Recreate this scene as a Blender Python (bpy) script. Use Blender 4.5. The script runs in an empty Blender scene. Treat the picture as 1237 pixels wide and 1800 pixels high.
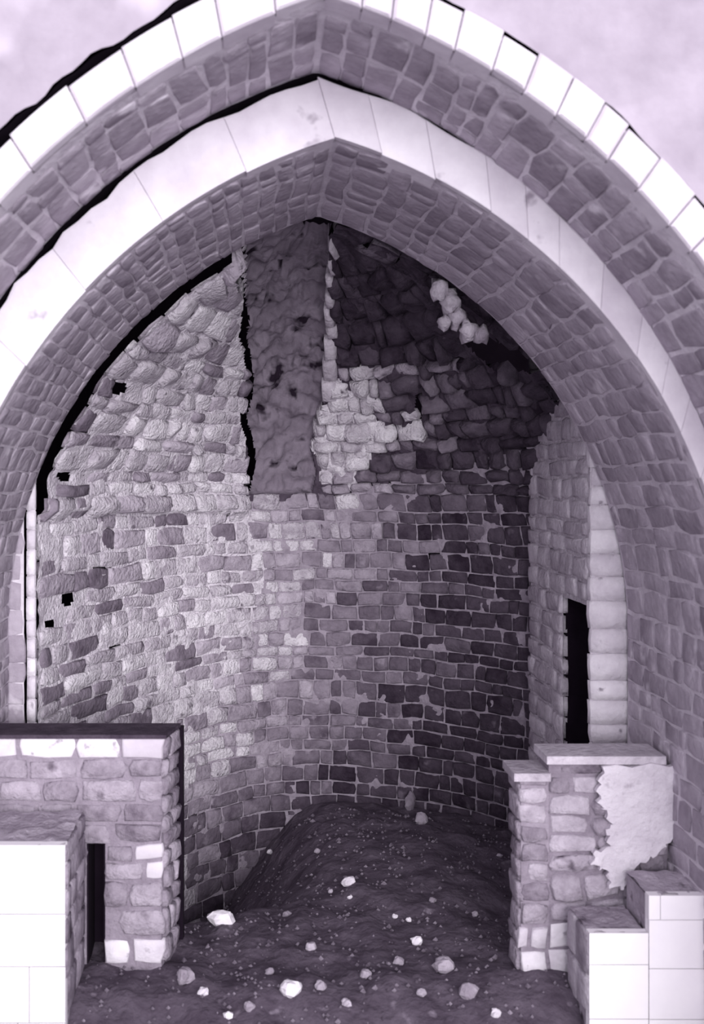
import bpy, math, random
from mathutils import Vector, noise
random.seed(7)
SC = bpy.context.scene
COL = SC.collection
# ------------------------------------------------------------------ camera, light, exposure
F = 1800.0; VX, VY = 462.0, 846.0; H = 2.6          # focal length (px), vanishing point, eye height
cam = bpy.data.cameras.new('camera'); co = bpy.data.objects.new('camera', cam); COL.objects.link(co)
co.location = (0, 0, H); co.rotation_euler = (math.pi / 2, 0, 0)
cam.sensor_fit = 'VERTICAL'; cam.sensor_height = 24.0; cam.lens = 24.0 * F / 1800
cam.shift_x = (618.5 - VX) / 1800.0; cam.shift_y = -(900 - VY) / 1800.0
cam.dof.use_dof = True; cam.dof.focus_distance = 7.6; cam.dof.aperture_fstop = 1.1
SC.camera = co
SC.view_settings.view_transform = 'Standard'; SC.view_settings.look = 'None'
SC.view_settings.exposure = 0.0; SC.view_settings.gamma = 1.0
SC.view_settings.use_curve_mapping = False
w = bpy.data.worlds.new('overcast_sky'); SC.world = w; w.use_nodes = True
w.node_tree.nodes['Background'].inputs[0].default_value = (0.93, 0.90, 1.0, 1)
w.node_tree.nodes['Background'].inputs[1].default_value = 1.22
sl = bpy.data.lights.new('hazy_sun', 'SUN'); so = bpy.data.objects.new('hazy_sun', sl); COL.objects.link(so)
sl.energy = 3.4; sl.angle = math.radians(46); sl.color = (1.0, 0.975, 1.0)
SUN_AZ, SUN_EL = math.radians(12), math.radians(8)
sd = Vector((math.sin(SUN_AZ) * math.cos(SUN_EL), -math.cos(SUN_AZ) * math.cos(SUN_EL), math.sin(SUN_EL)))
so.rotation_euler = sd.to_track_quat('Z', 'Y').to_euler()
SC.cycles.max_bounces = 5; SC.cycles.diffuse_bounces = 3

# ------------------------------------------------------------------ helpers
def W(x, y, Y): return Vector(((x - VX) * Y / F, Y, H - (y - VY) * Y / F))
def proj(p): return VX + F * p[0] / p[1], VY - F * (p[2] - H) / p[1]
def lin(c): return c / 12.92 if c <= .04045 else ((c + .055) / 1.055) ** 2.4
def tone(v):
    """grey of brightness v (sRGB 0..1) with the faint violet cast of the stones"""
    k = .028 if v < .75 else .028 - (v - .75) * .06
    return (lin(v + k * .4), lin(max(v - k, .01)), lin(min(v + k * .8, 1)), 1)
def mat(name, lo, hi, scale=9, bump=.4, spots=None, rough=.92, contrast=1.0):
    m = bpy.data.materials.new(name); m.use_nodes = True
    n = m.node_tree.nodes; l = m.node_tree.links; b = n['Principled BSDF']
    b.inputs['Roughness'].default_value = rough; b.inputs['Specular IOR Level'].default_value = .15
    g = n.new('ShaderNodeNewGeometry'); oi = n.new('ShaderNodeObjectInfo')
    add = n.new('ShaderNodeMath'); add.operation = 'ADD'
    l.new(g.outputs['Random Per Island'], add.inputs[0]); l.new(oi.outputs['Random'], add.inputs[1])
    fr = n.new('ShaderNodeMath'); fr.operation = 'FRACT'; l.new(add.outputs[0], fr.inputs[0])
    n1 = n.new('ShaderNodeTexNoise'); n1.inputs['Scale'].default_value = scale; n1.inputs['Detail'].default_value = 5
    n1.inputs['Roughness'].default_value = .6
    l.new(g.outputs['Position'], n1.inputs['Vector'])
    mr = n.new('ShaderNodeMapRange'); mr.inputs[1].default_value = .3; mr.inputs[2].default_value = .7
    l.new(n1.outputs['Fac'], mr.inputs[0])
    mx = n.new('ShaderNodeMix'); mx.inputs[0].default_value = .5
    l.new(fr.outputs[0], mx.inputs[2]); l.new(mr.outputs[0], mx.inputs[3])
    cr = n.new('ShaderNodeValToRGB'); cr.color_ramp.elements[0].color = tone(lo); cr.color_ramp.elements[1].color = tone(hi)
    cr.color_ramp.elements[0].position = .1; cr.color_ramp.elements[1].position = .9
    l.new(mx.outputs[0], cr.inputs[0]); out = cr.outputs[0]
    if spots:
        sv, sc_, th = spots
        n2 = n.new('ShaderNodeTexNoise'); n2.inputs['Scale'].default_value = sc_; n2.inputs['Detail'].default_value = 3
        l.new(g.outputs['Position'], n2.inputs['Vector'])
        m2 = n.new('ShaderNodeMapRange'); m2.inputs[1].default_value = th; m2.inputs[2].default_value = th + .1
        l.new(n2.outputs['Fac'], m2.inputs[0])
        mc = n.new('ShaderNodeMix'); mc.data_type = 'RGBA'
        l.new(m2.outputs[0], mc.inputs[0]); l.new(out, mc.inputs[6]); mc.inputs[7].default_value = tone(sv); out = mc.outputs[2]
    l.new(out, b.inputs['Base Color'])
    n3 = n.new('ShaderNodeTexNoise'); n3.inputs['Scale'].default_value = scale * 3.5; n3.inputs['Detail'].default_value = 6
    l.new(g.outputs['Position'], n3.inputs['Vector'])
    bp = n.new('ShaderNodeBump'); bp.inputs['Strength'].default_value = bump; bp.inputs['Distance'].default_value = .03
    l.new(n3.outputs['Fac'], bp.inputs['Height']); l.new(bp.outputs[0], b.inputs['Normal'])
    return m
M = {
 'plaster':  mat('weathered_grey_plaster', .56, .72, 3.0, .3, (.76, 1.7, .56)),
 'white':    mat('pale_dressed_limestone', .76, .89, 6, .15),
 'white2':   mat('limewashed_face', .80, .93, 5, .2, (.62, 7, .67)),
 'lime':     mat('patchy_lime_plaster', .82, .95, 7, .7, (.62, 8, .62)),
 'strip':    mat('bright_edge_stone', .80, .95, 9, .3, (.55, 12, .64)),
 'soffit':   mat('grey_soffit_stone', .56, .76, 7, .5, (.84, 5, .62)),
 'soffit_m': mat('pale_soffit_mortar', .72, .88, 12, .4),
 'rubble':   mat('light_rubble_stone', .64, .95, 13, 1.0, (.40, 8, .64)),
 'mortar':   mat('lime_mortar', .68, .92, 14, .9),
 'brick':    mat('dark_apse_brick', .34, .60, 9, .6, (.62, 7, .64)),
 'brick_m':  mat('apse_mortar', .46, .68, 12, .6),
 'mid':      mat('middling_rubble_stone', .50, .76, 10, .8, (.36, 8, .64)),
 'brick2':   mat('shaded_apse_brick', .26, .48, 9, .6, (.56, 7, .65)),  # darker copy of the apse brick, shade mixed into its colour
 'lumpy':    mat('dusky_rubble', .34, .60, 9, .8, (.22, 9, .62)),
 'dark':     mat('apse_shade_stone', .17, .36, 8, .7, (.46, 7, .66)),  # darkest apse stones: shade of the chamber put into the colour
 'dark_m':   mat('dark_mortar', .24, .40, 10, .6),  # plain dark mortar: half dome, right wall end, left pier top
 'patch':    mat('dark_old_plaster', .30, .56, 5, .6, (.14, 5, .58)),
 'bright':   mat('fresh_broken_lime', .66, .98, 14, .9),
 'jamb':     mat('jamb_stone', .58, .86, 9, .6),
 'pier':     mat('pier_stone', .42, .74, 9, .7, (.34, 6, .62)),
 'pier_m':   mat('pier_mortar', .46, .64, 12, .5),
 'ashlar':   mat('white_ashlar', .95, 1.0, 4, .08),  # plain white of the low wall fronts
 'soil':     mat('dark_earth', .24, .44, 5, .8, (.50, 11, .64)),
 'fill':     mat('dirty_grey_rubble_fill', .52, .76, 9, .7, (.26, 8, .64)),
 'void':     mat('painted_void_dark', .06, .12, 5, .3),  # near-black colour stands in for shade inside cracks, slots and holes
 'grit':     mat('grey_grit', .30, .60, 9, .5),
 'frag':     mat('pale_stone_fragment', .52, .78, 12, .5),
 'fragw':    mat('white_stone_fragment', .82, .98, 12, .3),
}
def obj(name, verts, faces, m, parent=None, smooth=False, kind=None, origin=None):
    me = bpy.data.meshes.new(name)
    o0 = Vector(origin) if origin is not None else Vector((0, 0, 0))
    me.from_pydata([tuple(Vector(v) - o0) for v in verts], [], faces); me.materials.append(m)
    if smooth: me.polygons.foreach_set('use_smooth', [True] * len(me.polygons))
    me.update()
    o = bpy.data.objects.new(name, me); COL.objects.link(o)
    if parent is not None:
        o.parent = parent; o.location = o0 - parent.location
    else: o.location = o0
    if kind: o['kind'] = kind
    return o
def thing(name, label, cat, loc, group=None):
    o = bpy.data.objects.new(name, None); COL.objects.link(o); o.location = loc
    o['label'] = label; o['category'] = cat
    if group: o['group'] = group
    return o
def n3(p, s, seed=0): return noise.noise(Vector((p[0] * s + seed, p[1] * s + seed * 1.7, p[2] * s - seed)))
def grid(name, P, us, vs, m, parent=None, keep=None, amp=.0, fs=6, kind=None, pick=None, smooth=True):
    """a displaced surface over P(u, v, h); keep(point) drops faces"""
    vv = []; nu = len(us); nv = len(vs)
    for v in vs:
        for u in us:
            p = P(u, v, 0)
            if amp: p = P(u, v, amp * (n3(p, fs, 3) + .5 * n3(p, fs * 2.7, 9)))
            vv.append(p)
    ff = []
    for j in range(nv - 1):
        for i in range(nu - 1):
            a = j * nu + i; q = (a, a + 1, a + nu + 1, a + nu)
            if keep:
                c = (vv[q[0]] + vv[q[2]]) / 2
                if not keep(c): continue
            ff.append(q)
    used = sorted({k for f in ff for k in f}); mp = {k: i for i, k in enumerate(used)}
    return obj(name, [vv[k] for k in used], [tuple(mp[k] for k in f) for f in ff], m, parent, smooth, kind)
def lins(a, b, step):
    n = max(1, round(abs(b - a) / step)); return [a + (b - a) * i / n for i in range(n + 1)]
def stone_geo(P, u0, u1, v0, v1, proud=.02, rough=1.0, bevel=.2, sink=.03):
    """one irregular stone on the surface P: 8-point outline, bevelled and domed, 40 triangles"""
    um, vm = (u0 + u1) / 2, (v0 + v1) / 2; du, dv = (u1 - u0) / 2, (v1 - v0) / 2
    j = lambda s: random.uniform(-s, s) * rough
    base = [(-1, -1), (0, -1), (1, -1), (1, 0), (1, 1), (0, 1), (-1, 1), (-1, 0)]
    out = []
    for a, b in base:
        k = 1 - (.045 * rough if a and b else 0)
        out.append((a * k + j(.06), b * k + j(.09)))
    tl = [j(.35) * proud for _ in range(4)]; V = []
    for h, ins in ((-sink, 1.0), (proud * .45, .98), (proud, 1 - bevel)):
        for a, b in out:
            hh = h if h < 0 else h * (1 + j(.12)) + tl[0] * a + tl[1] * b
            V.append(P(um + a * du * ins, vm + b * dv * (ins if ins > .95 else 1 - bevel * 1.3), hh))
    V.append(P(um, vm, proud * 1.12 + tl[2] * .3))
    Fc = []
    for r in (0, 8):
        for i in range(8):
            k = (i + 1) % 8; Fc.append((r + i, r + k, r + 8 + k, r + 8 + i))
    for i in range(8): Fc.append((16 + i, 16 + (i + 1) % 8, 24))
    return V, Fc
def flipfix(V, Fc, P, um, vm):
    n = P(um, vm, .1) - P(um, vm, 0)
    a, b, c = (V[i] for i in Fc[-1])
    if (b - a).cross(c - a).dot(n) < 0: Fc = [tuple(reversed(f)) for f in Fc]
    return Fc
def lay(P, cells, name, m, parent, limit=290, wob=.022, smooth=True, **kw):
    """lay stones for cells (u0,u1,v0,v1[,opts]); the largest in view as objects, the rest as one stuff part"""
    made = []; P0 = P; su = 1.0
    c0 = cells[0]; dd = (P0(c0[0] + .01, c0[2], 0) - P0(c0[0], c0[2], 0)).length / .01; su = 1 / max(dd, .3)
    def P(u, v, h):
        q = P0(u, v, 0); return P0(u + n3(q, 3.6, 1) * wob * su, v + n3(q, 3.6, 4) * wob, h)
    for c in cells:
        opt = dict(kw); mm = m
        if len(c) > 4:
            o2 = dict(c[4]); mm = o2.pop('m', m); opt.update(o2)
        V, Fc = stone_geo(P, *c[:4], **opt); Fc = flipfix(V, Fc, P, (c[0] + c[1]) / 2, (c[2] + c[3]) / 2)
        q = [proj(v) for v in V[16:24]]; xs = [a for a, b in q]; ys = [b for a, b in q]
        cx, cy = sum(xs) / 8, sum(ys) / 8
        area = (max(xs) - min(xs)) * (max(ys) - min(ys)) * (1 if -20 < cx < 1257 and -20 < cy < 1820 else .02)
        made.append((area, V, Fc, mm))
    made.sort(key=lambda t: -t[0])
    for ar, V, Fc, mm in made[:limit]:
        obj(name, V, Fc, mm, parent, smooth, origin=sum(V[16:24], Vector()) / 8)
    rest = made[limit:]
    by = {}
    for r in rest: by.setdefault(r[3].name, []).append(r)
    for k, rs in by.items():
        V = []; Fc = []
        for _, v, f, mm in rs:
            n0 = len(V); V += v; Fc += [tuple(i + n0 for i in q) for q in f]
        obj(name, V, Fc, rs[0][3], parent, True, kind='stuff')
def courses(v0, v1, h, jit=.25):
    out = []; v = v0
    while v < v1 - h * .3:
        k = h * (1 + random.uniform(-jit, jit)); e = min(v + k, v1)
        if v1 - e < h * .4: e = v1
        out.append((v, e)); v = e
    return out
def cells_in(u0, u1, v0, v1, L, h, gap=.012, jit=.25, ljit=.4, met=lambda v: 1.0, least=.3):
    out = []
    for a, b in courses(v0, v1, h, jit):
        k = met((a + b) / 2); u = u0 - random.uniform(0, .6) * L / k
        while u < u1:
            l = L / k * (1 + random.uniform(-ljit, ljit)); e = u + l
            if u1 - e < L / k * .4: e = u1
            s = max(u, u0)
            if e - s > L / k * least: out.append((s + gap / k / 2, min(e, u1) - gap / k / 2, a + gap / 2, b - gap / 2))
            u = e
    return out
def box_geo(p0, p1):
    x0, y0, z0 = p0; x1, y1, z1 = p1
    V = [Vector(v) for v in ((x0,y0,z0),(x1,y0,z0),(x1,y1,z0),(x0,y1,z0),(x0,y0,z1),(x1,y0,z1),(x1,y1,z1),(x0,y1,z1))]
    return V, [(0,3,2,1),(4,5,6,7),(0,1,5,4),(1,2,6,5),(2,3,7,6),(3,0,4,7)]
def prism_geo(poly, z0, z1):
    n = len(poly); V = [Vector((x, y, z0)) for x, y in poly] + [Vector((x, y, z1)) for x, y in poly]
    return V, [tuple(reversed(range(n))), tuple(range(n, 2 * n))] + [(i, (i + 1) % n, n + (i + 1) % n, n + i) for i in range(n)]
def interp(pts, y):
    if y <= pts[0][1]: return pts[0][0]
    for (xa, ya), (xb, yb) in zip(pts, pts[1:]):
        if y <= yb: return xa + (xb - xa) * (y - ya) / (yb - ya)
    return pts[-1][0]

class Arch:
    """pointed arch: centre c, half span a, radius R, springing height z0"""
    def __init__(s, c, a, R, z0): s.c, s.a, s.R, s.z0 = c, a, R, z0; s.fm = math.acos((R - a) / R); s.L = R * s.fm
    def grow(s, w): return Arch(s.c, s.a + w, s.R + w, s.z0)
    def at(s, side, t):                       # t = arc length down from the apex -> X, Z, outward normal
        f = s.fm - t / s.R
        if f < 0: return s.c + side * s.a, s.z0 - (t - s.L), side, 0.0
        cx = s.c + side * (s.a - s.R)
        return cx + side * s.R * math.cos(f), s.z0 + s.R * math.sin(f), side * math.cos(f), math.sin(f)
    def fr(s, side, k):                       # k = 0 apex .. 1 springing .. beyond
        return s.at(side, k * s.L if k <= 1 else s.L + (k - 1) * 2.3)
    def x_at(s, side, z):
        if z <= s.z0: return s.c + side * s.a
        d = s.R * s.R - (z - s.z0) ** 2
        if d <= 0: return s.c
        x = (s.a - s.R) + math.sqrt(d)
        return s.c + side * max(x, 0)
    def top(s): return s.z0 + math.sqrt(s.R ** 2 - (s.R - s.a) ** 2)
YB, YD, YE = 3.90, 4.62, 5.99
AB = Arch(.2375, 1.959, 2.795, H - (1223 - VY) / 461.5)
AA = AB.grow(.15)
AD = Arch(.3226, 1.8103, 2.536, H - (1189 - VY) / 389.6)

# ------------------------------------------------------------------ floor and unseen shell added to keep sky light out
def floor_z(x, y):
    z = .05 * n3((x, y, 0), 1.3, 5) + .03 * n3((x, y, 0), 4, 2)
    z -= .13 * max(0, min(1, (5.2 - y) / .3))
    s = max(0, min(1, (y - 5.9) / 1.6)); s = s * s * (3 - 2 * s)
    l = max(0, min(1, (.55 - x) / 1.1)); l = l * l * (3 - 2 * l)
    z -= .85 * s * l
    z += .07 * math.exp(-((x - 1.0) ** 2 / .5 + (y - 7.0) ** 2 / .5))
    return z
us = lins(-5.4, 5.9, .16); us = sorted(set([u for u in us if u < -2 or u > 2.6] + lins(-2, 2.6, .035)))
vs = sorted(set(lins(-1.0, 4.3, .16) + lins(4.3, 9.0, .035) + [9.4, 10.2]))
fl = grid('floor', lambda u, v, h: Vector((u, v, floor_z(u, v) + h)), us, vs, M['soil'], amp=.03, fs=7, kind='structure')
V, Fc = box_geo((-5.3, 4.15, -1.2), (5.8, 10.1, 7.4))
obj('light_seal_shell', V, [f for i, f in enumerate(Fc) if i != 2], M['void'], kind='structure')  # unseen box added to stop sky light leaking in from behind

# wall_front: rough plastered face around the outer arch, star-shaped outward from the arch
def gapA(side, k):
    if side < 0: return .040 + .008 * math.sin(k * 19) + .007 * math.sin(k * 53) + .006 * math.sin(k * 131)
    return max(.004, .012 * math.sin(k * 23) + .006 * math.sin(k * 61))
kk = lins(-2.0, 2.0, .012)
def front(u, v, h):
    side = -1 if u < 0 else 1; k = abs(u)
    a = AA.grow(gapA(side, k) if k > .03 else .03); x, z, nx, nz = a.fr(side, k)
    d = Vector((x - a.c, z - a.z0 + .4 if k < 1 else .0001)); d.normalize()
    if k >= 1: d = Vector((side, .18)).normalized()
    r = 0 if v <= 0 else v
    y = YB + .0 - h if v >= 0 else YB - v
    return Vector((x + d[0] * r, y, z + d[1] * r))
wf = grid('wall_front', front, kk, [0, .003] + lins(.03, 1.2, .045) + lins(1.4, 3.4, .2), M['plaster'], amp=.03, fs=3.2, kind='structure')
grid('crack_side', front, kk, [-.30, -.015], M['void'], wf)
grid('crack_back', lambda u, v, h: front(u, v, 0) + Vector((0, .30, 0)), kk, [-.001, .3], M['void'], wf)

# ------------------------------------------------------------------ outer arch
def soffP(A):
    def P(u, v, h):                       # u = Y, v = signed arc length
        side = -1 if v < 0 else 1; x, z, nx, nz = A.at(side, abs(v))
        return Vector((x - nx * h, u, z - nz * h))
    return P
def ring(parent, Ai, Ao, Y0, dep, L, m, gapo, k1, bev=.008, jy=.01, name='voussoir', cut=None, jg=.003):
    """dressed voussoirs between an inner and an outer arch line, one object each"""
    for side in (-1, 1):
        k = 0.0
        while k < k1:
            step = (cut(side, k) if cut else L) / Ai.L * random.uniform(.75, 1.25); e = k + step
            g = jg / Ai.L; V = []; yy = Y0 + random.uniform(-jy, jy)
            io, oo = random.uniform(-.006, .006), random.uniform(-.014, .010) * (jg > .002)
            n = 7
            def pt(kq, f, y):
                A = Ai.fr(side, kq); B = Ao.fr(side, kq)
                go = gapo(side, kq)
                t = f if f <= .5 else f
                dx, dz = B[0] - A[0], B[1] - A[1]; ln = math.hypot(dx, dz)
                fr_ = (io / ln) + (1 - (go + oo) / ln - io / ln) * f
                return Vector((A[0] + dx * fr_, y, A[1] + dz * fr_))
            ks = [k + g + (e - k - 2 * g) * i / (n - 1) for i in range(n)]
            rows = []
            bk = bev / Ai.L
            for q, (y, ins) in enumerate(((yy + dep, 0), (yy + bev, 0), (yy, 1))):
                loop = []
                kq = [kx + (bk if ins and i == 0 else (-bk if ins and i == n - 1 else 0)) for i, kx in enumerate(ks)]
                fi = .05 * ins
                loop += [pt(a, fi, y) for a in kq] + [pt(a, 1 - fi, y) for a in reversed(kq)]
                rows.append(loop); V += loop
            c = 2 * n; Fc = []
            for r in range(2):
                for i in range(c): Fc.append((r * c + i, r * c + (i + 1) % c, (r + 1) * c + (i + 1) % c, (r + 1) * c + i))
            for i in range(n - 1): Fc.append((2 * c + i, 2 * c + i + 1, 2 * c + c - 2 - i, 2 * c + c - 1 - i))
            if side > 0: Fc = [tuple(reversed(f)) for f in Fc]
            obj(name, V, Fc, m, parent, False, origin=sum(V, Vector()) / len(V))
            k = e
oa = thing('stone_arch', 'outermost pointed arch of square white stones with a grey block soffit', 'arch', (AB.c, YB, 0))
grid('mortar_bed', soffP(AB), [YB + .03, YB + .2, YD, YD + .01], lins(-5.2, 5.2, .03), M['soffit_m'], oa, amp=.004, fs=6)
grid('crack_lining', soffP(AB), [YD + .01, YD + .4], lins(-5.2, 5.2, .06), M['void'], oa)  # shade in the crack painted near-black
grid('mortar_bed', lambda u, v, h: Vector((AB.fr(-1 if u < 0 else 1, abs(u))[0] * (1 - v) + AA.fr(-1 if u < 0 else 1, abs(u))[0] * v, YB + .022,
     AB.fr(-1 if u < 0 else 1, abs(u))[1] * (1 - v) + AA.fr(-1 if u < 0 else 1, abs(u))[1] * v)), lins(-1.75, 1.75, .02), [.04, .93], M['soffit_m'], oa, smooth=False)
ring(oa, AB, AA, YB - .02, .12, .19, M['white'], lambda s, k: .006, 1.8, bev=.012, jy=.008, cut=lambda s, k: .22 if s < 0 else .155)
cl = []
for s in (-1, 1):
    cc = cells_in(YB + .1, YD + .01, .01, 5.1, .24, .13, gap=.009, ljit=.55, jit=.35)
    cl += [(a, b, c, d) if s > 0 else (a, b, -d, -c) for a, b, c, d in cc]
lay(soffP(AB), cl, 'stone', M['soffit'], oa, proud=.006, bevel=.10, rough=1.7)

# ------------------------------------------------------------------ inner arch
def gapC(side, k):
    if side < 0: return .036 + .007 * math.sin(k * 23) + .008 * math.sin(k * 61 + 1) + .006 * math.sin(k * 143)
    return max(.003, .030 * (1 - k / .3) + .010 * math.sin(k * 41)) if k < .3 else .004
ia = thing('stone_arch', 'inner pointed arch with a broad limewashed face and deep grey soffit', 'arch', (AD.c, YD, 0))
ring(ia, AD, AB, YD - .012, .2, .30, M['white2'], gapC, 1.7, bev=.003, jy=.002, jg=.0006, cut=lambda s, k: .38 if s < 0 else .24)
grid('mortar_bed', soffP(AD), [YD + .03, YD + .5, 5.4, 5.8, YE], lins(-5.0, 5.0, .03), M['soffit_m'], ia, amp=.004, fs=6)
grid('gap_back', soffP(AD.grow(.10)), [YE - .04, YE + .3], lins(-4.6, 4.6, .06), M['void'], ia)
cl = []
for s in (-1, 1):
    cc = cells_in(YD + .05, YE - .01, .01, 5.0 if s > 0 else 4.4, .23, .13 if s > 0 else .10, gap=.009, ljit=.55, jit=.35)
    for a, b, c, d in cc:
        x, z, _, _ = AD.at(s, (c + d) / 2); px, py = proj((x, b, z))
        if px < -60 or px > 1300 or z < .2: continue
        cl.append((a, b, c, d) if s > 0 else (a, b, -d, -c))
lay(soffP(AD), cl, 'stone', M['soffit'], ia, proud=.006, bevel=.10, rough=1.7)

# ------------------------------------------------------------------ apse (rear chamber): half-oval plan closing to a pointed half dome
CR = [(418,440),(416,480),(421,520),(428,560),(424,590),(432,630),(437,670),(432,705),(423,735),(436,770),(440,810),(431,850),(431,866)]
HOLES = [(205,681,19,11),(139,755,13,8),(112,838,11,9),(118,1054,11,13),(180,1003,22,7),(737,712,7,26),(88,1098,8,8),
         (338,1437,9,9),(762,975,10,10),(200,1137,12,5)]
def bigvoid(x, y): return 812 < x < 960 and y < 655 and y > 575 + (x - 812) * .35 and y < 600 + (x - 812) * .9
def inhole(x, y, g=1.0):
    if bigvoid(x, y): return True
    return any(((x - a) / (c * g)) ** 2 + ((y - b) / (d * g)) ** 2 < 1 for a, b, c, d in HOLES)
def patch_x(y):                              # ragged right edge of the dark plaster patch
    return interp([(578, 380), (578, 690), (560, 720), (545, 790), (556, 830), (548, 866)], y)
def region(x, y):
    if y < 866 and interp(CR, y) <= x < patch_x(y): return 'patch'
    return 'left' if x < interp(CR, y) and y < 900 else 'wall'
ZT = AD.top() - .03
def rimL(z):
    return max(AD.x_at(-1, z) + .008 + .008 * math.sin(z * 9) + .006 * math.sin(z * 23), -1.328)
def rimR(z):
    k = max(0, min(1, (ZT - z) / 1.3)); return AD.x_at(1, z) + .02 + .34 * k
U0 = .62
def apse_raw(u, z):
    l, r = rimL(z), rimR(z)
    if r - l < .1: r = l + .1
    k0 = math.cos(U0); w_ = (r - l) / (k0 + 1); c = l + w_ * k0; d = 2.2 * (w_ / 1.94) ** .65
    q = (math.sin(u) - math.sin(U0)) / (1 - math.sin(U0)) if u < math.pi / 2 else math.sin(u)
    return Vector((c - w_ * math.cos(u), 6.04 + d * q, z))
def apse(u, v, h):
    p = apse_raw(u, v); e = .004
    tu = apse_raw(u + e, v) - apse_raw(u - e, v); tv = apse_raw(u, v + e) - apse_raw(u, v - e)
    n = tv.cross(tu)
    if n.length < 1e-9: n = Vector((0, -1, 0))
    n.normalize()
    if n.y > 0 and u < 2.8: n = -n
    return p + n * h
def off(p):
    x, y = proj(p); r = region(x, y)
    return .06 if r == 'left' else (-.07 if r == 'patch' else 0)
def apseO(u, v, h): return apse(u, v, h + off(apse_raw(u, v)))
US = lins(U0, 3.12, .0075)
def mk(sel, m, name, z0, z1, parent=None, kind=None, amp=.02):
    def keep(c):
        x, y = proj(c)
        if inhole(x, y): return False
        if 425 < y < 862 and abs(x - interp(CR, y) - 3) < 6.5: return False
        return sel(x, y)
    return grid(name, apseO, US, lins(z0, z1, .02), m, parent, keep, amp=amp, fs=9, kind=kind)
SPL = 1.18                                  # plan angle where wall_left gives way to wall_back
ZC = 2.62                                   # above this the back part is the half-dome (ceiling)
def broken(x, y): return ((x - 612 - 14 * math.sin(y * .11)) / 62) ** 2 + ((y - 765 + 12 * math.sin(x * .13)) / 88) ** 2 < 1
def bound(y): return interp([(432, 440), (432, 866), (470, 1000), (420, 1200), (330, 1300), (330, 1700)], y)
def boundC(x): return 880 if x < 560 else 880 - (x - 560) * .25
isL = lambda x, y: x < bound(y)
isC = lambda x, y: x >= bound(y) and y < boundC(x)
isB = lambda x, y: x >= bound(y) and y >= boundC(x)
wl = mk(isL, M['mortar'], 'wall_left', -1.0, ZT, kind='structure')
wb = mk(lambda x, y: isB(x, y), M['brick_m'], 'wall_back', -1.0, 3.1, kind='structure')
cg = mk(lambda x, y: isC(x, y) and region(x, y) != 'patch' and not broken(x, y), M['dark_m'], 'ceiling', 2.2, ZT, kind='structure', amp=.05)
mk(lambda x, y: isC(x, y) and region(x, y) != 'patch' and broken(x, y), M['bright'], 'broken_lime', 2.2, ZT, parent=cg, amp=.06)
mk(lambda x, y: isC(x, y) and region(x, y) == 'patch', M['patch'], 'plaster_patch', 2.2, ZT, parent=cg, amp=.07)
def met(z):
    return (apse_raw(1.2, z) - apse_raw(1.1, z)).length / .1 + .05
allc = cells_in(U0 + .005, 3.1, -.95, ZT - .06, .225, .112, gap=.008, met=met, jit=.3, ljit=.5)
L_, B_, C_ = [], [], []
def shade(x, y):                            # pale fresh break in the middle; apse shade painted into the stone tones
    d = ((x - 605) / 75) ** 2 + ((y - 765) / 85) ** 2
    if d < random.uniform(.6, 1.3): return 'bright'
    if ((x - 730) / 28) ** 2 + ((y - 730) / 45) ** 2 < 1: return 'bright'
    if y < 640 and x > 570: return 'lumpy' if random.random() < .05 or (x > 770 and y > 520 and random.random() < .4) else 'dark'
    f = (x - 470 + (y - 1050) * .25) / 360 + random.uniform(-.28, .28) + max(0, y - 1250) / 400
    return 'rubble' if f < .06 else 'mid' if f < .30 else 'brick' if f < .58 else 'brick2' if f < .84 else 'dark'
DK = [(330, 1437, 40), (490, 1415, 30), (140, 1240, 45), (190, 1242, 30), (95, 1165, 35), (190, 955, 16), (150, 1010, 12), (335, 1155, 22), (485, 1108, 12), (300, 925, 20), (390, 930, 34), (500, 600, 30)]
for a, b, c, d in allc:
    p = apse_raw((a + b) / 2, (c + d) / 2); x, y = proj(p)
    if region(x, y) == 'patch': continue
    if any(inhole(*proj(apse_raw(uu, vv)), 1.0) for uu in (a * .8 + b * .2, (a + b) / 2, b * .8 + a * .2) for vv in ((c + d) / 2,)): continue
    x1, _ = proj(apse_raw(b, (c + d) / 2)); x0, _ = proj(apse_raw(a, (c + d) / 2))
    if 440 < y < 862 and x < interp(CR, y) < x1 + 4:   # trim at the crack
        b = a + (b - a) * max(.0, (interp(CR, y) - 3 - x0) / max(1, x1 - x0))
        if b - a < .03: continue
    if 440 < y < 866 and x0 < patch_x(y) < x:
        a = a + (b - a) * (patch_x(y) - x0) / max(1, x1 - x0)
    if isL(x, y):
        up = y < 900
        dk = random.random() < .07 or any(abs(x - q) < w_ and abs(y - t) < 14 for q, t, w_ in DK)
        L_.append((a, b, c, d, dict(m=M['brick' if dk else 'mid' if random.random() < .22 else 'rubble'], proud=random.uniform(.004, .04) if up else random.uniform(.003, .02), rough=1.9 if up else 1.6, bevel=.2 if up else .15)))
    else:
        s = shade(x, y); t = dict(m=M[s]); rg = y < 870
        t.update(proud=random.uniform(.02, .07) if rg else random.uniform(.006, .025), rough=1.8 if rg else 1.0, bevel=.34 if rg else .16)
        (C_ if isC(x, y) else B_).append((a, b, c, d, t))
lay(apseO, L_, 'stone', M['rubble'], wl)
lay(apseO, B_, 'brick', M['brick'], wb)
lay(apseO, C_, 'stone', M['dark'], cg)
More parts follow.
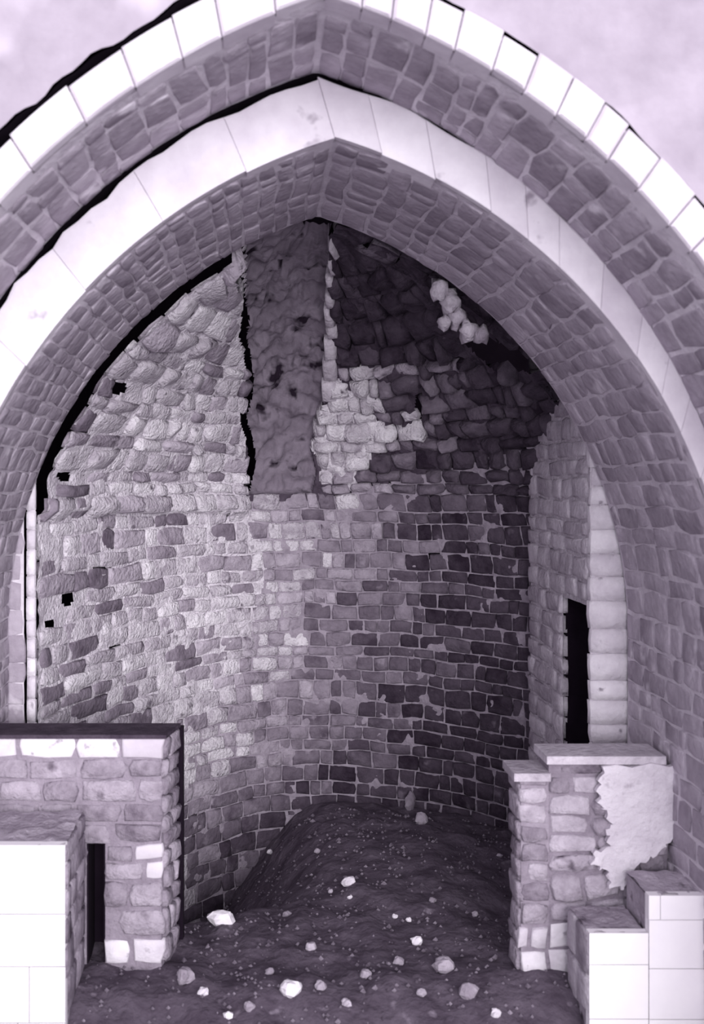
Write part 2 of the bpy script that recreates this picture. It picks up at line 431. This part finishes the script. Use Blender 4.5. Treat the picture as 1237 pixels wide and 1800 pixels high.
# the pale upright arris on the half dome
def on_apse(x, y):
    best = None
    for i in range(1, 200):
        u = i * math.pi / 200; z = 2.0
        for _ in range(12):
            p = apse_raw(u, z); z = H - (y - VY) * p.y / F; z = max(-1, min(z, ZT - .01))
        p = apse_raw(u, z); e = abs(proj(p)[0] - x) + abs(proj(p)[1] - y)
        if best is None or e < best[0]: best = (e, u, z)
    return best[1], best[2]
yy = 405
rib = []
while yy < 690:
    hgt = random.uniform(20, 40); u, z1 = on_apse(578 + random.uniform(-2, 2), yy); _, z0 = on_apse(578, yy + hgt)
    rib.append((u - .04, u + .04, min(z0, z1), max(z0, z1) - .005)); yy += hgt
for c in rib:
    V, Fc = stone_geo(apse, *c, proud=.05, rough=.5, sink=.12); Fc = flipfix(V, Fc, apse, (c[0] + c[1]) / 2, (c[2] + c[3]) / 2)
    obj('rib_stone', V, Fc, M['jamb'], cg, True, origin=sum(V, Vector()) / 25)

# ------------------------------------------------------------------ right return wall with the dark doorway slit, and the lit edge strips
XR = 1.927
DY0, DY1 = XR * F / (1036 - VX), XR * F / (990 - VX)
dz0, dz1 = .85, H - (1066 - VY) * DY0 / F
def ret(u, v, h): return Vector((XR - h, u, v))
def rkeep(c): return not (DY0 - .0 < c.y < DY1 and c.z < dz1)
wr = grid('wall_right', ret, sorted(lins(6.03, DY0, .02) + lins(DY0, DY1, .05)[1:] + lins(DY1, 7.38, .04)[1:]), sorted(set(lins(-.6, dz1, .05) + lins(dz1, 3.55, .04))), M['mortar'], keep=rkeep, amp=.006, fs=8, kind='structure')
V, Fc = box_geo((XR, 7.38, -.6), (XR + .5, 7.40, 3.5)); obj('core', V, Fc, M['dark_m'], wr)
V, Fc = box_geo((XR + .02, DY0 - .02, -.2), (XR + .6, DY1 + .02, dz1)); obj('slit_lining', V, [f for i, f in enumerate(Fc) if i != 5], M['void'], wr)
cl = []
for a, b, c, d in cells_in(6.04, 7.41, .1, 3.5, .30, .125, gap=.014):
    if c < dz1 and a < DY1 and b > DY0:
        if a < DY0 - .05: b = DY0
        elif b > DY1 + .06: a = DY1 + .004
        else: continue
    cl.append((a, b, c, d))
lay(ret, cl, 'stone', M['jamb'], wr, proud=.014, bevel=.2, rough=1.2)
cl = []
for sgn, x0, x1, name in ((1, XR - .006, 2.2, 'trim_1'), (-1, -1.385, -1.335, 'trim_2')):
    P = lambda u, v, h: Vector((u, 6.015 - h, v))
    tr = grid(name, P, [x0, x1], lins(-.1, 3.6, .1), M['mortar'], kind='structure')
    lay(P, [(x0 - random.uniform(0, .012) * (sgn > 0), x1, a + .002, b - .002) for a, b in courses(.2, 3.4, .13)], 'stone', M['strip'], tr, proud=.012, bevel=.03, rough=.5, wob=.006)
P = lambda u, v, h: Vector((u, 6.0 - h, v))
grid('mortar_bed', P, [-1.56, -1.40], lins(.2, 2.95, .1), M['soffit_m'], ia)
lay(P, [(-1.56, -1.40 + random.uniform(-.008, .004), a, b) for a, b in courses(.6, 2.9, .14)], 'stone', M['soffit'], ia, proud=.006, bevel=.1)
# broken stones hanging at the ragged haunch on the right
for x, y, r in ((790, 540, .06), (803, 568, .05), (822, 590, .055), (846, 598, .05), (770, 520, .06), (780, 575, .04)):
    c = W(x, y, 6.12); c.z += .03
    V = []; 
    for i in range(7):
        th = math.pi * i / 6
        for j in range(8):
            ph = j * math.pi / 4; d = Vector((math.sin(th) * math.cos(ph), math.sin(th) * math.sin(ph), math.cos(th)))
            V.append(c + Vector((d.x * r, d.y * r * 1.6, d.z * r * 1.1)) * (1 + .7 * n3(d, 1.6, x)))
    Fc = [(i * 8 + j, i * 8 + (j + 1) % 8, i * 8 + 8 + (j + 1) % 8, i * 8 + 8 + j) for i in range(6) for j in range(8)]
    obj('broken_stone', V, Fc, M['jamb'], ia, True, origin=c)

# ------------------------------------------------------------------ piers of rubble in front of the chamber
def planeP(p, q):                            # vertical plane from p to q (x, y); u metres along, h outward to the viewer side
    d = Vector((q[0] - p[0], q[1] - p[1])); L = d.length; d /= L; n = Vector((d.y, -d.x))
    return (lambda u, v, h: Vector((p[0] + d.x * u + n.x * h, p[1] + d.y * u + n.y * h, v))), L
# left pier
YL = 5.48
xa, xb = W(-70, 0, YL).x, W(288, 0, YL).x
corner_b = W(314, 0, YL + .26); zt = H - (1294 - VY) * YL / F
lp = thing('masonry_pier', 'rough stone pier on the left with flat top and black upright slot', 'pier', ((xa + xb) / 2, YL + .15, 0))
sx0, sx1 = W(151, 0, YL).x, W(184, 0, YL).x; sz = H - (1485 - VY) * YL / F
for poly, z0, z1 in (([(xa, YL + .02), (sx0, YL + .02), (sx0, YL + .24), (xa, YL + .26)], -.1, zt - .02),
                     ([(sx1, YL + .02), (xb - .015, YL + .02), (corner_b.x - .012, YL + .26), (sx1, YL + .26)], -.1, zt - .02),
                     ([(sx0, YL + .02), (sx1, YL + .02), (sx1, YL + .26), (sx0, YL + .26)], sz, zt - .02)):
    V, Fc = prism_geo(poly, z0, z1); obj('core', V, Fc, M['pier_m'], lp)
V, Fc = box_geo((sx0, YL + .235, -.1), (sx1, YL + .26, sz)); obj('slot_back', V, Fc, M['void'], lp)
for q in (sx0 + .001, sx1 - .009):
    V, Fc = box_geo((q, YL + .03, -.1), (q + .008, YL + .24, sz)); obj('slot_side', V, Fc, M['void'], lp)
P, L = planeP((xa, YL + .02), (xb, YL + .02)); cl = []
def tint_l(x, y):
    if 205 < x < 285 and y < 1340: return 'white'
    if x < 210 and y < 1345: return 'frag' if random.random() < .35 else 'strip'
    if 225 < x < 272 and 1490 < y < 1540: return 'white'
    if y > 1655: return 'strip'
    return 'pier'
for a, b, c, d in cells_in(0, L, .02, zt, .24, .125, gap=.014):
    xw0, xw1 = xa + a, xa + b
    if c < sz - .03 and xw1 > sx0 - .0 and xw0 < sx1:
        if xw0 < sx0 - .05: b = sx0 - xa
        elif xw1 > sx1 + .05: a = sx1 - xa
        else: continue
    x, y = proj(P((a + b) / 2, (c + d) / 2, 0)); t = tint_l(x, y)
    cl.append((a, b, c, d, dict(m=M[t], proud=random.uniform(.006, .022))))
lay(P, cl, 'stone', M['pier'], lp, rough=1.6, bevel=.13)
P, L = planeP((xb - .006, YL + .02), (corner_b.x - .004, YL + .26))
lay(P, cells_in(0, L, .02, zt, .16, .125, gap=.012), 'stone', M['pier'], lp, proud=.018, rough=1.1)
V, Fc = prism_geo([(xa, YL + .0), (xb + .01, YL), (corner_b.x + .01, YL + .27), (xa, YL + .27)], zt - .015, zt + .006)
obj('top_bed', V, Fc, M['dark_m'], lp)
bx = W(322, 0, YL + .36).x
V, Fc = prism_geo([(xa, YL + .33), (bx, YL + .33), (bx + .004, YL + .38), (xa, YL + .38)], -.1, H - (1276 - VY) * (YL + .36) / F); obj('dark_gap_slab', V, Fc, M['void'], lp)  # added slab, painted near-black to stand for the shadowed gap
# right pier
YR = 5.35
rp = thing('masonry_pier', 'rough stone pier on the right, patched with white plaster, stepped top', 'pier', (W(1060, 0, YR).x, YR + .12, 0))
x0, x1, x2 = W(912, 0, YR).x, W(966, 0, YR).x, min(W(1216, 0, YR).x, 2.118)
z1, z2 = H - (1362 - VY) * YR / F, H - (1332 - VY) * YR / F
for a, b, t in ((x0 + .015, x1, z1), (x1, x2, z2)):
    V, Fc = box_geo((a, YR + .02, -.1), (b, YR + .21, t - .02)); obj('core', V, Fc, M['pier_m'], rp)
P = lambda u, v, h: Vector((u, YR + .02 - h, v))
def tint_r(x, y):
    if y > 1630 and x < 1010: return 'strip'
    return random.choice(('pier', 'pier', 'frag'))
cl = []
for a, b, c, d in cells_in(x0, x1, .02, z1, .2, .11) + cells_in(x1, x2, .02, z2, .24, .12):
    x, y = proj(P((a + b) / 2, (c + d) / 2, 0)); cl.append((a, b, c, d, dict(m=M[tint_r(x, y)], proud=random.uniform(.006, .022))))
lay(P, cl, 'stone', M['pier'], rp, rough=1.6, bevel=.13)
PL, L = planeP((x0 + .006, YR + .22), (x0 + .006, YR + .02))
lay(PL, cells_in(0, L, .02, z1, .2, .11), 'stone', M['pier'], rp, proud=.012)
for a, b, t in ((x0 - .03, x1, z1), (x1 - .02, x2 - .02, z2)):
    V, Fc = box_geo((a, YR - .02, t - .03), (b, YR + .24, t + .012)); obj('coping', V, Fc, M['jamb'], rp)
# ragged white plaster patch
pts = [(1055,1345),(1195,1340),(1198,1400),(1192,1462),(1165,1480),(1150,1500),(1120,1512),(1108,1535),(1092,1560),(1066,1552),(1064,1526),(1034,1516),(1040,1494),(1070,1484),(1062,1464),(1070,1446),(1064,1428),(1050,1410),(1048,1380)]
q = []
for i, (x, y) in enumerate(pts):
    x2, y2 = pts[(i + 1) % len(pts)]
    for k in range(5):
        t = k / 5; xx, yy_ = x + (x2 - x) * t, y + (y2 - y) * t
        q.append((xx + 5 * math.sin(yy_ * .31 + xx * .2) * (k > 0), yy_ + 4 * math.sin(xx * .33) * (k > 0)))
pts = q
pw = [W(x, y, YR) for x, y in pts]; n = len(pw)
V = [Vector((p.x, YR + .0, p.z)) for p in pw] + [Vector((p.x, YR - .035, p.z)) for i, p in enumerate(pw)]
ctr = sum(pw, Vector()) / n; V.append(Vector((ctr.x, YR - .046, ctr.z)))
V.pop()
obj('plaster_patch', V, [(i, (i + 1) % n, n + (i + 1) % n, n + i) for i in range(n)] + [tuple(range(n, 2 * n))], M['lime'], rp)

# ------------------------------------------------------------------ white low walls in the near corners
def low_wall(label, x0, x1, ya, yb, zt, loc, steps=None, lab=None):
    t = thing('low_wall', label, 'wall', loc)
    body = [(x0, x1, zt)] + (steps or [])
    for a, b, z in body:
        V, Fc = box_geo((a + .01, ya + .02, -.3), (b - .01, yb - .01, z - .02)); obj('core', V, Fc, M['fill'], t)
        P = lambda u, v, h: Vector((u, ya + .02 - h, v))
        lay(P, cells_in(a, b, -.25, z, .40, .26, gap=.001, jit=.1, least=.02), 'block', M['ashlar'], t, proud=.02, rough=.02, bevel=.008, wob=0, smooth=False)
        g = grid('rubble_top', lambda u, v, h: Vector((u, v, z - .012 + abs(h))), lins(a + .005, b - .005, .04), lins(ya + .01, yb - .01, .03), M['fill'], t, amp=.03, fs=9)
    return t
xl = W(115, 0, 4.93).x; zl = H - (1485 - VY) * 4.93 / F
lw = low_wall('low white block wall in the bottom left corner, rubble on top', -1.46, xl, 4.93, 5.45, zl, (-1.2, 5.2, 0))
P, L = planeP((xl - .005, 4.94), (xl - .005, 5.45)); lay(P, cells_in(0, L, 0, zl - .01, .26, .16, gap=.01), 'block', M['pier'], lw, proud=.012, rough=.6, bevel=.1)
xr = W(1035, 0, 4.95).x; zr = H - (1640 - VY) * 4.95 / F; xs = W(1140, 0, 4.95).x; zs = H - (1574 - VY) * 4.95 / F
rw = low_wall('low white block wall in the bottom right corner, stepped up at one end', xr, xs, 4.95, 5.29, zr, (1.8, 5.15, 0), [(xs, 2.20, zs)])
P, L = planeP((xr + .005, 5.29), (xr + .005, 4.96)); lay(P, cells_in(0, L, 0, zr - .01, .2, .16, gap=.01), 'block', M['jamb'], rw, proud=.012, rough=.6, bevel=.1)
# small dark-holed lump of masonry on the left low wall
sc_ = W(78, 1437, 5.3)

# ------------------------------------------------------------------ loose stones on the earth floor
def on_floor(x, y):
    Y = 4.0
    while Y < 9:
        p = W(x, y, Y)
        if p.z <= floor_z(p.x, Y): return p
        Y += .01
    return None
def lump(c, sx, sy, sz_, m, label, cat='stone', group=None, seed=0):
    V = []
    for i in range(6):
        th = math.pi * i / 5
        for j in range(9):
            ph = j * math.tau / 9; d = Vector((math.sin(th) * math.cos(ph), math.sin(th) * math.sin(ph), math.cos(th)))
            k = 1 + .45 * n3(d, 1.3, seed) ; V.append(Vector((d.x * sx * k, d.y * sy * k, d.z * sz_ * k)))
    mn = min(v.z for v in V)
    V = [Vector((v.x, v.y, v.z - mn)) for v in V]
    Fc = [(i * 9 + j, i * 9 + (j + 1) % 9, i * 9 + 9 + (j + 1) % 9, i * 9 + 9 + j) for i in range(5) for j in range(9)]
    Fc = [tuple(reversed(f)) for f in Fc]
    o = obj('loose_stone', V, Fc, m, None, False); o.location = (c.x, c.y, c.z - sz_ * .25)
    o['label'] = label; o['category'] = cat
    if group: o['group'] = group
    return o
SPEC = [(390,1626,.085,.05,'fragw','large white wedge-shaped stone near the foot of the left pier'),
        (613,1557,.05,.03,'fragw','white two-pointed stone alone in the middle of the dark floor'),
        (740,1450,.045,.05,'frag','pale pointed stone at the back of the floor below the dark wall'),
        (720,1425,.04,.085,'frag','upright grey stone slab leaning at the back of the dark floor'),
        (512,1752,.06,.045,'fragw','white rounded stone at the bottom edge, between the two low walls'),
        (779,1706,.065,.04,'frag','broad pale stone on the floor close to the right pier'),
        (823,1752,.05,.04,'frag','pale blunt stone just in front of the right pier foot'),
        (326,1728,.05,.045,'frag','grey round stone beside the base of the left pier')]
for i, (x, y, r, hz, m, lab) in enumerate(SPEC):
    p = on_floor(x, y)
    if p: lump(p, r, r * .7, hz, M[m], lab, seed=i * 3.1)
small = [(330,1616,'tiny pale stone touching the inner edge of the left pier'),
 (355,1612,'tiny pale stone beside the large white wedge-shaped stone, towards the left pier'),
 (615,1580,'tiny white stone just below the white two-pointed stone'),
 (581,1570,'tiny grey stone just beside the white two-pointed stone, nearer the left pier'),
 (694,1614,'first tiny white stone of the pair in the middle of the floor'),
 (718,1620,'second tiny white stone of the pair in the middle, nearer the right pier'),
 (557,1500,'small grey stone high on the earth slope, behind the white two-pointed stone'),
 (474,1500,'small pale stone at the top of the earth slope by the brick wall'),
 (383,1552,'small pale stone in the hollow behind the large white wedge-shaped stone'),
 (504,1612,'small grey stone on the slope, midway between white wedge and white two-pointed stone'),
 (546,1670,'small grey stone alone on the open floor above the white rounded stone'),
 (474,1714,'small grey stone close to the white rounded stone, towards the left pier'),
 (563,1738,'small grey stone close to the white rounded stone, towards the right pier'),
 (358,1748,'small pale stone below the grey round stone near the left pier'),
 (401,1790,'small white stone at the very bottom edge below the left pier'),
 (732,1660,'small pale stone between the white pair and the broad pale stone'),
 (872,1788,'small white stone at the very bottom edge near the right low wall'),
 (642,1718,'small grey stone midway along the lower floor'),
 (609,1768,'small grey stone at the bottom edge, centre of the floor'),
 (760,1588,'small grey stone behind the white pair, towards the right pier'),
 (878,1508,'small pale stone against the flank of the right pier, low down'),
 (855,1440,'small grey stone at the foot of the dark wall near the right pier'),
 (700,1696,'small grey stone beside the broad pale stone, away from the right pier'),
 (438,1775,'small grey stone near the bottom edge, between left pier and white rounded stone'),
 (740,1750,'small grey stone between the blunt pale stone and the bottom centre'),
 (835,1610,'small grey stone on bare earth beside the middle of the right pier')]
for i, (x, y, lab) in enumerate(small):
    p = on_floor(x, y)
    if p:
        r = random.uniform(.020, .032) if 'tiny' not in lab else .017
        lump(p, r, r * .8, r * .8, M['fragw' if 'white stone' in lab or 'pale' in lab[:12] and i % 2 else 'frag'], lab, seed=i)
# crumbs of mortar and grit, uncountable
V = []; Fc = []
for i in range(2600):
    x = random.uniform(-1.3, 2.0); y = random.uniform(4.6, 8.1); r = random.uniform(.004, .014) * (1.5 if random.random() < .08 else 1)
    z = floor_z(x, y) + r * .2; n0 = len(V)
    V += [Vector((x + r * random.uniform(.7, 1.2) * a, y + r * random.uniform(.7, 1.2) * b, z + r * c)) for a, b, c in ((1,0,0),(0,1,0),(-1,0,0),(0,-1,0),(0,0,1),(0,0,-1))]
    Fc += [tuple(n0 + k for k in f) for f in ((0,1,4),(1,2,4),(2,3,4),(3,0,4),(1,0,5),(2,1,5),(3,2,5),(0,3,5))]
gr = obj('gravel', V, Fc, M['grit'], fl, False, kind='stuff')
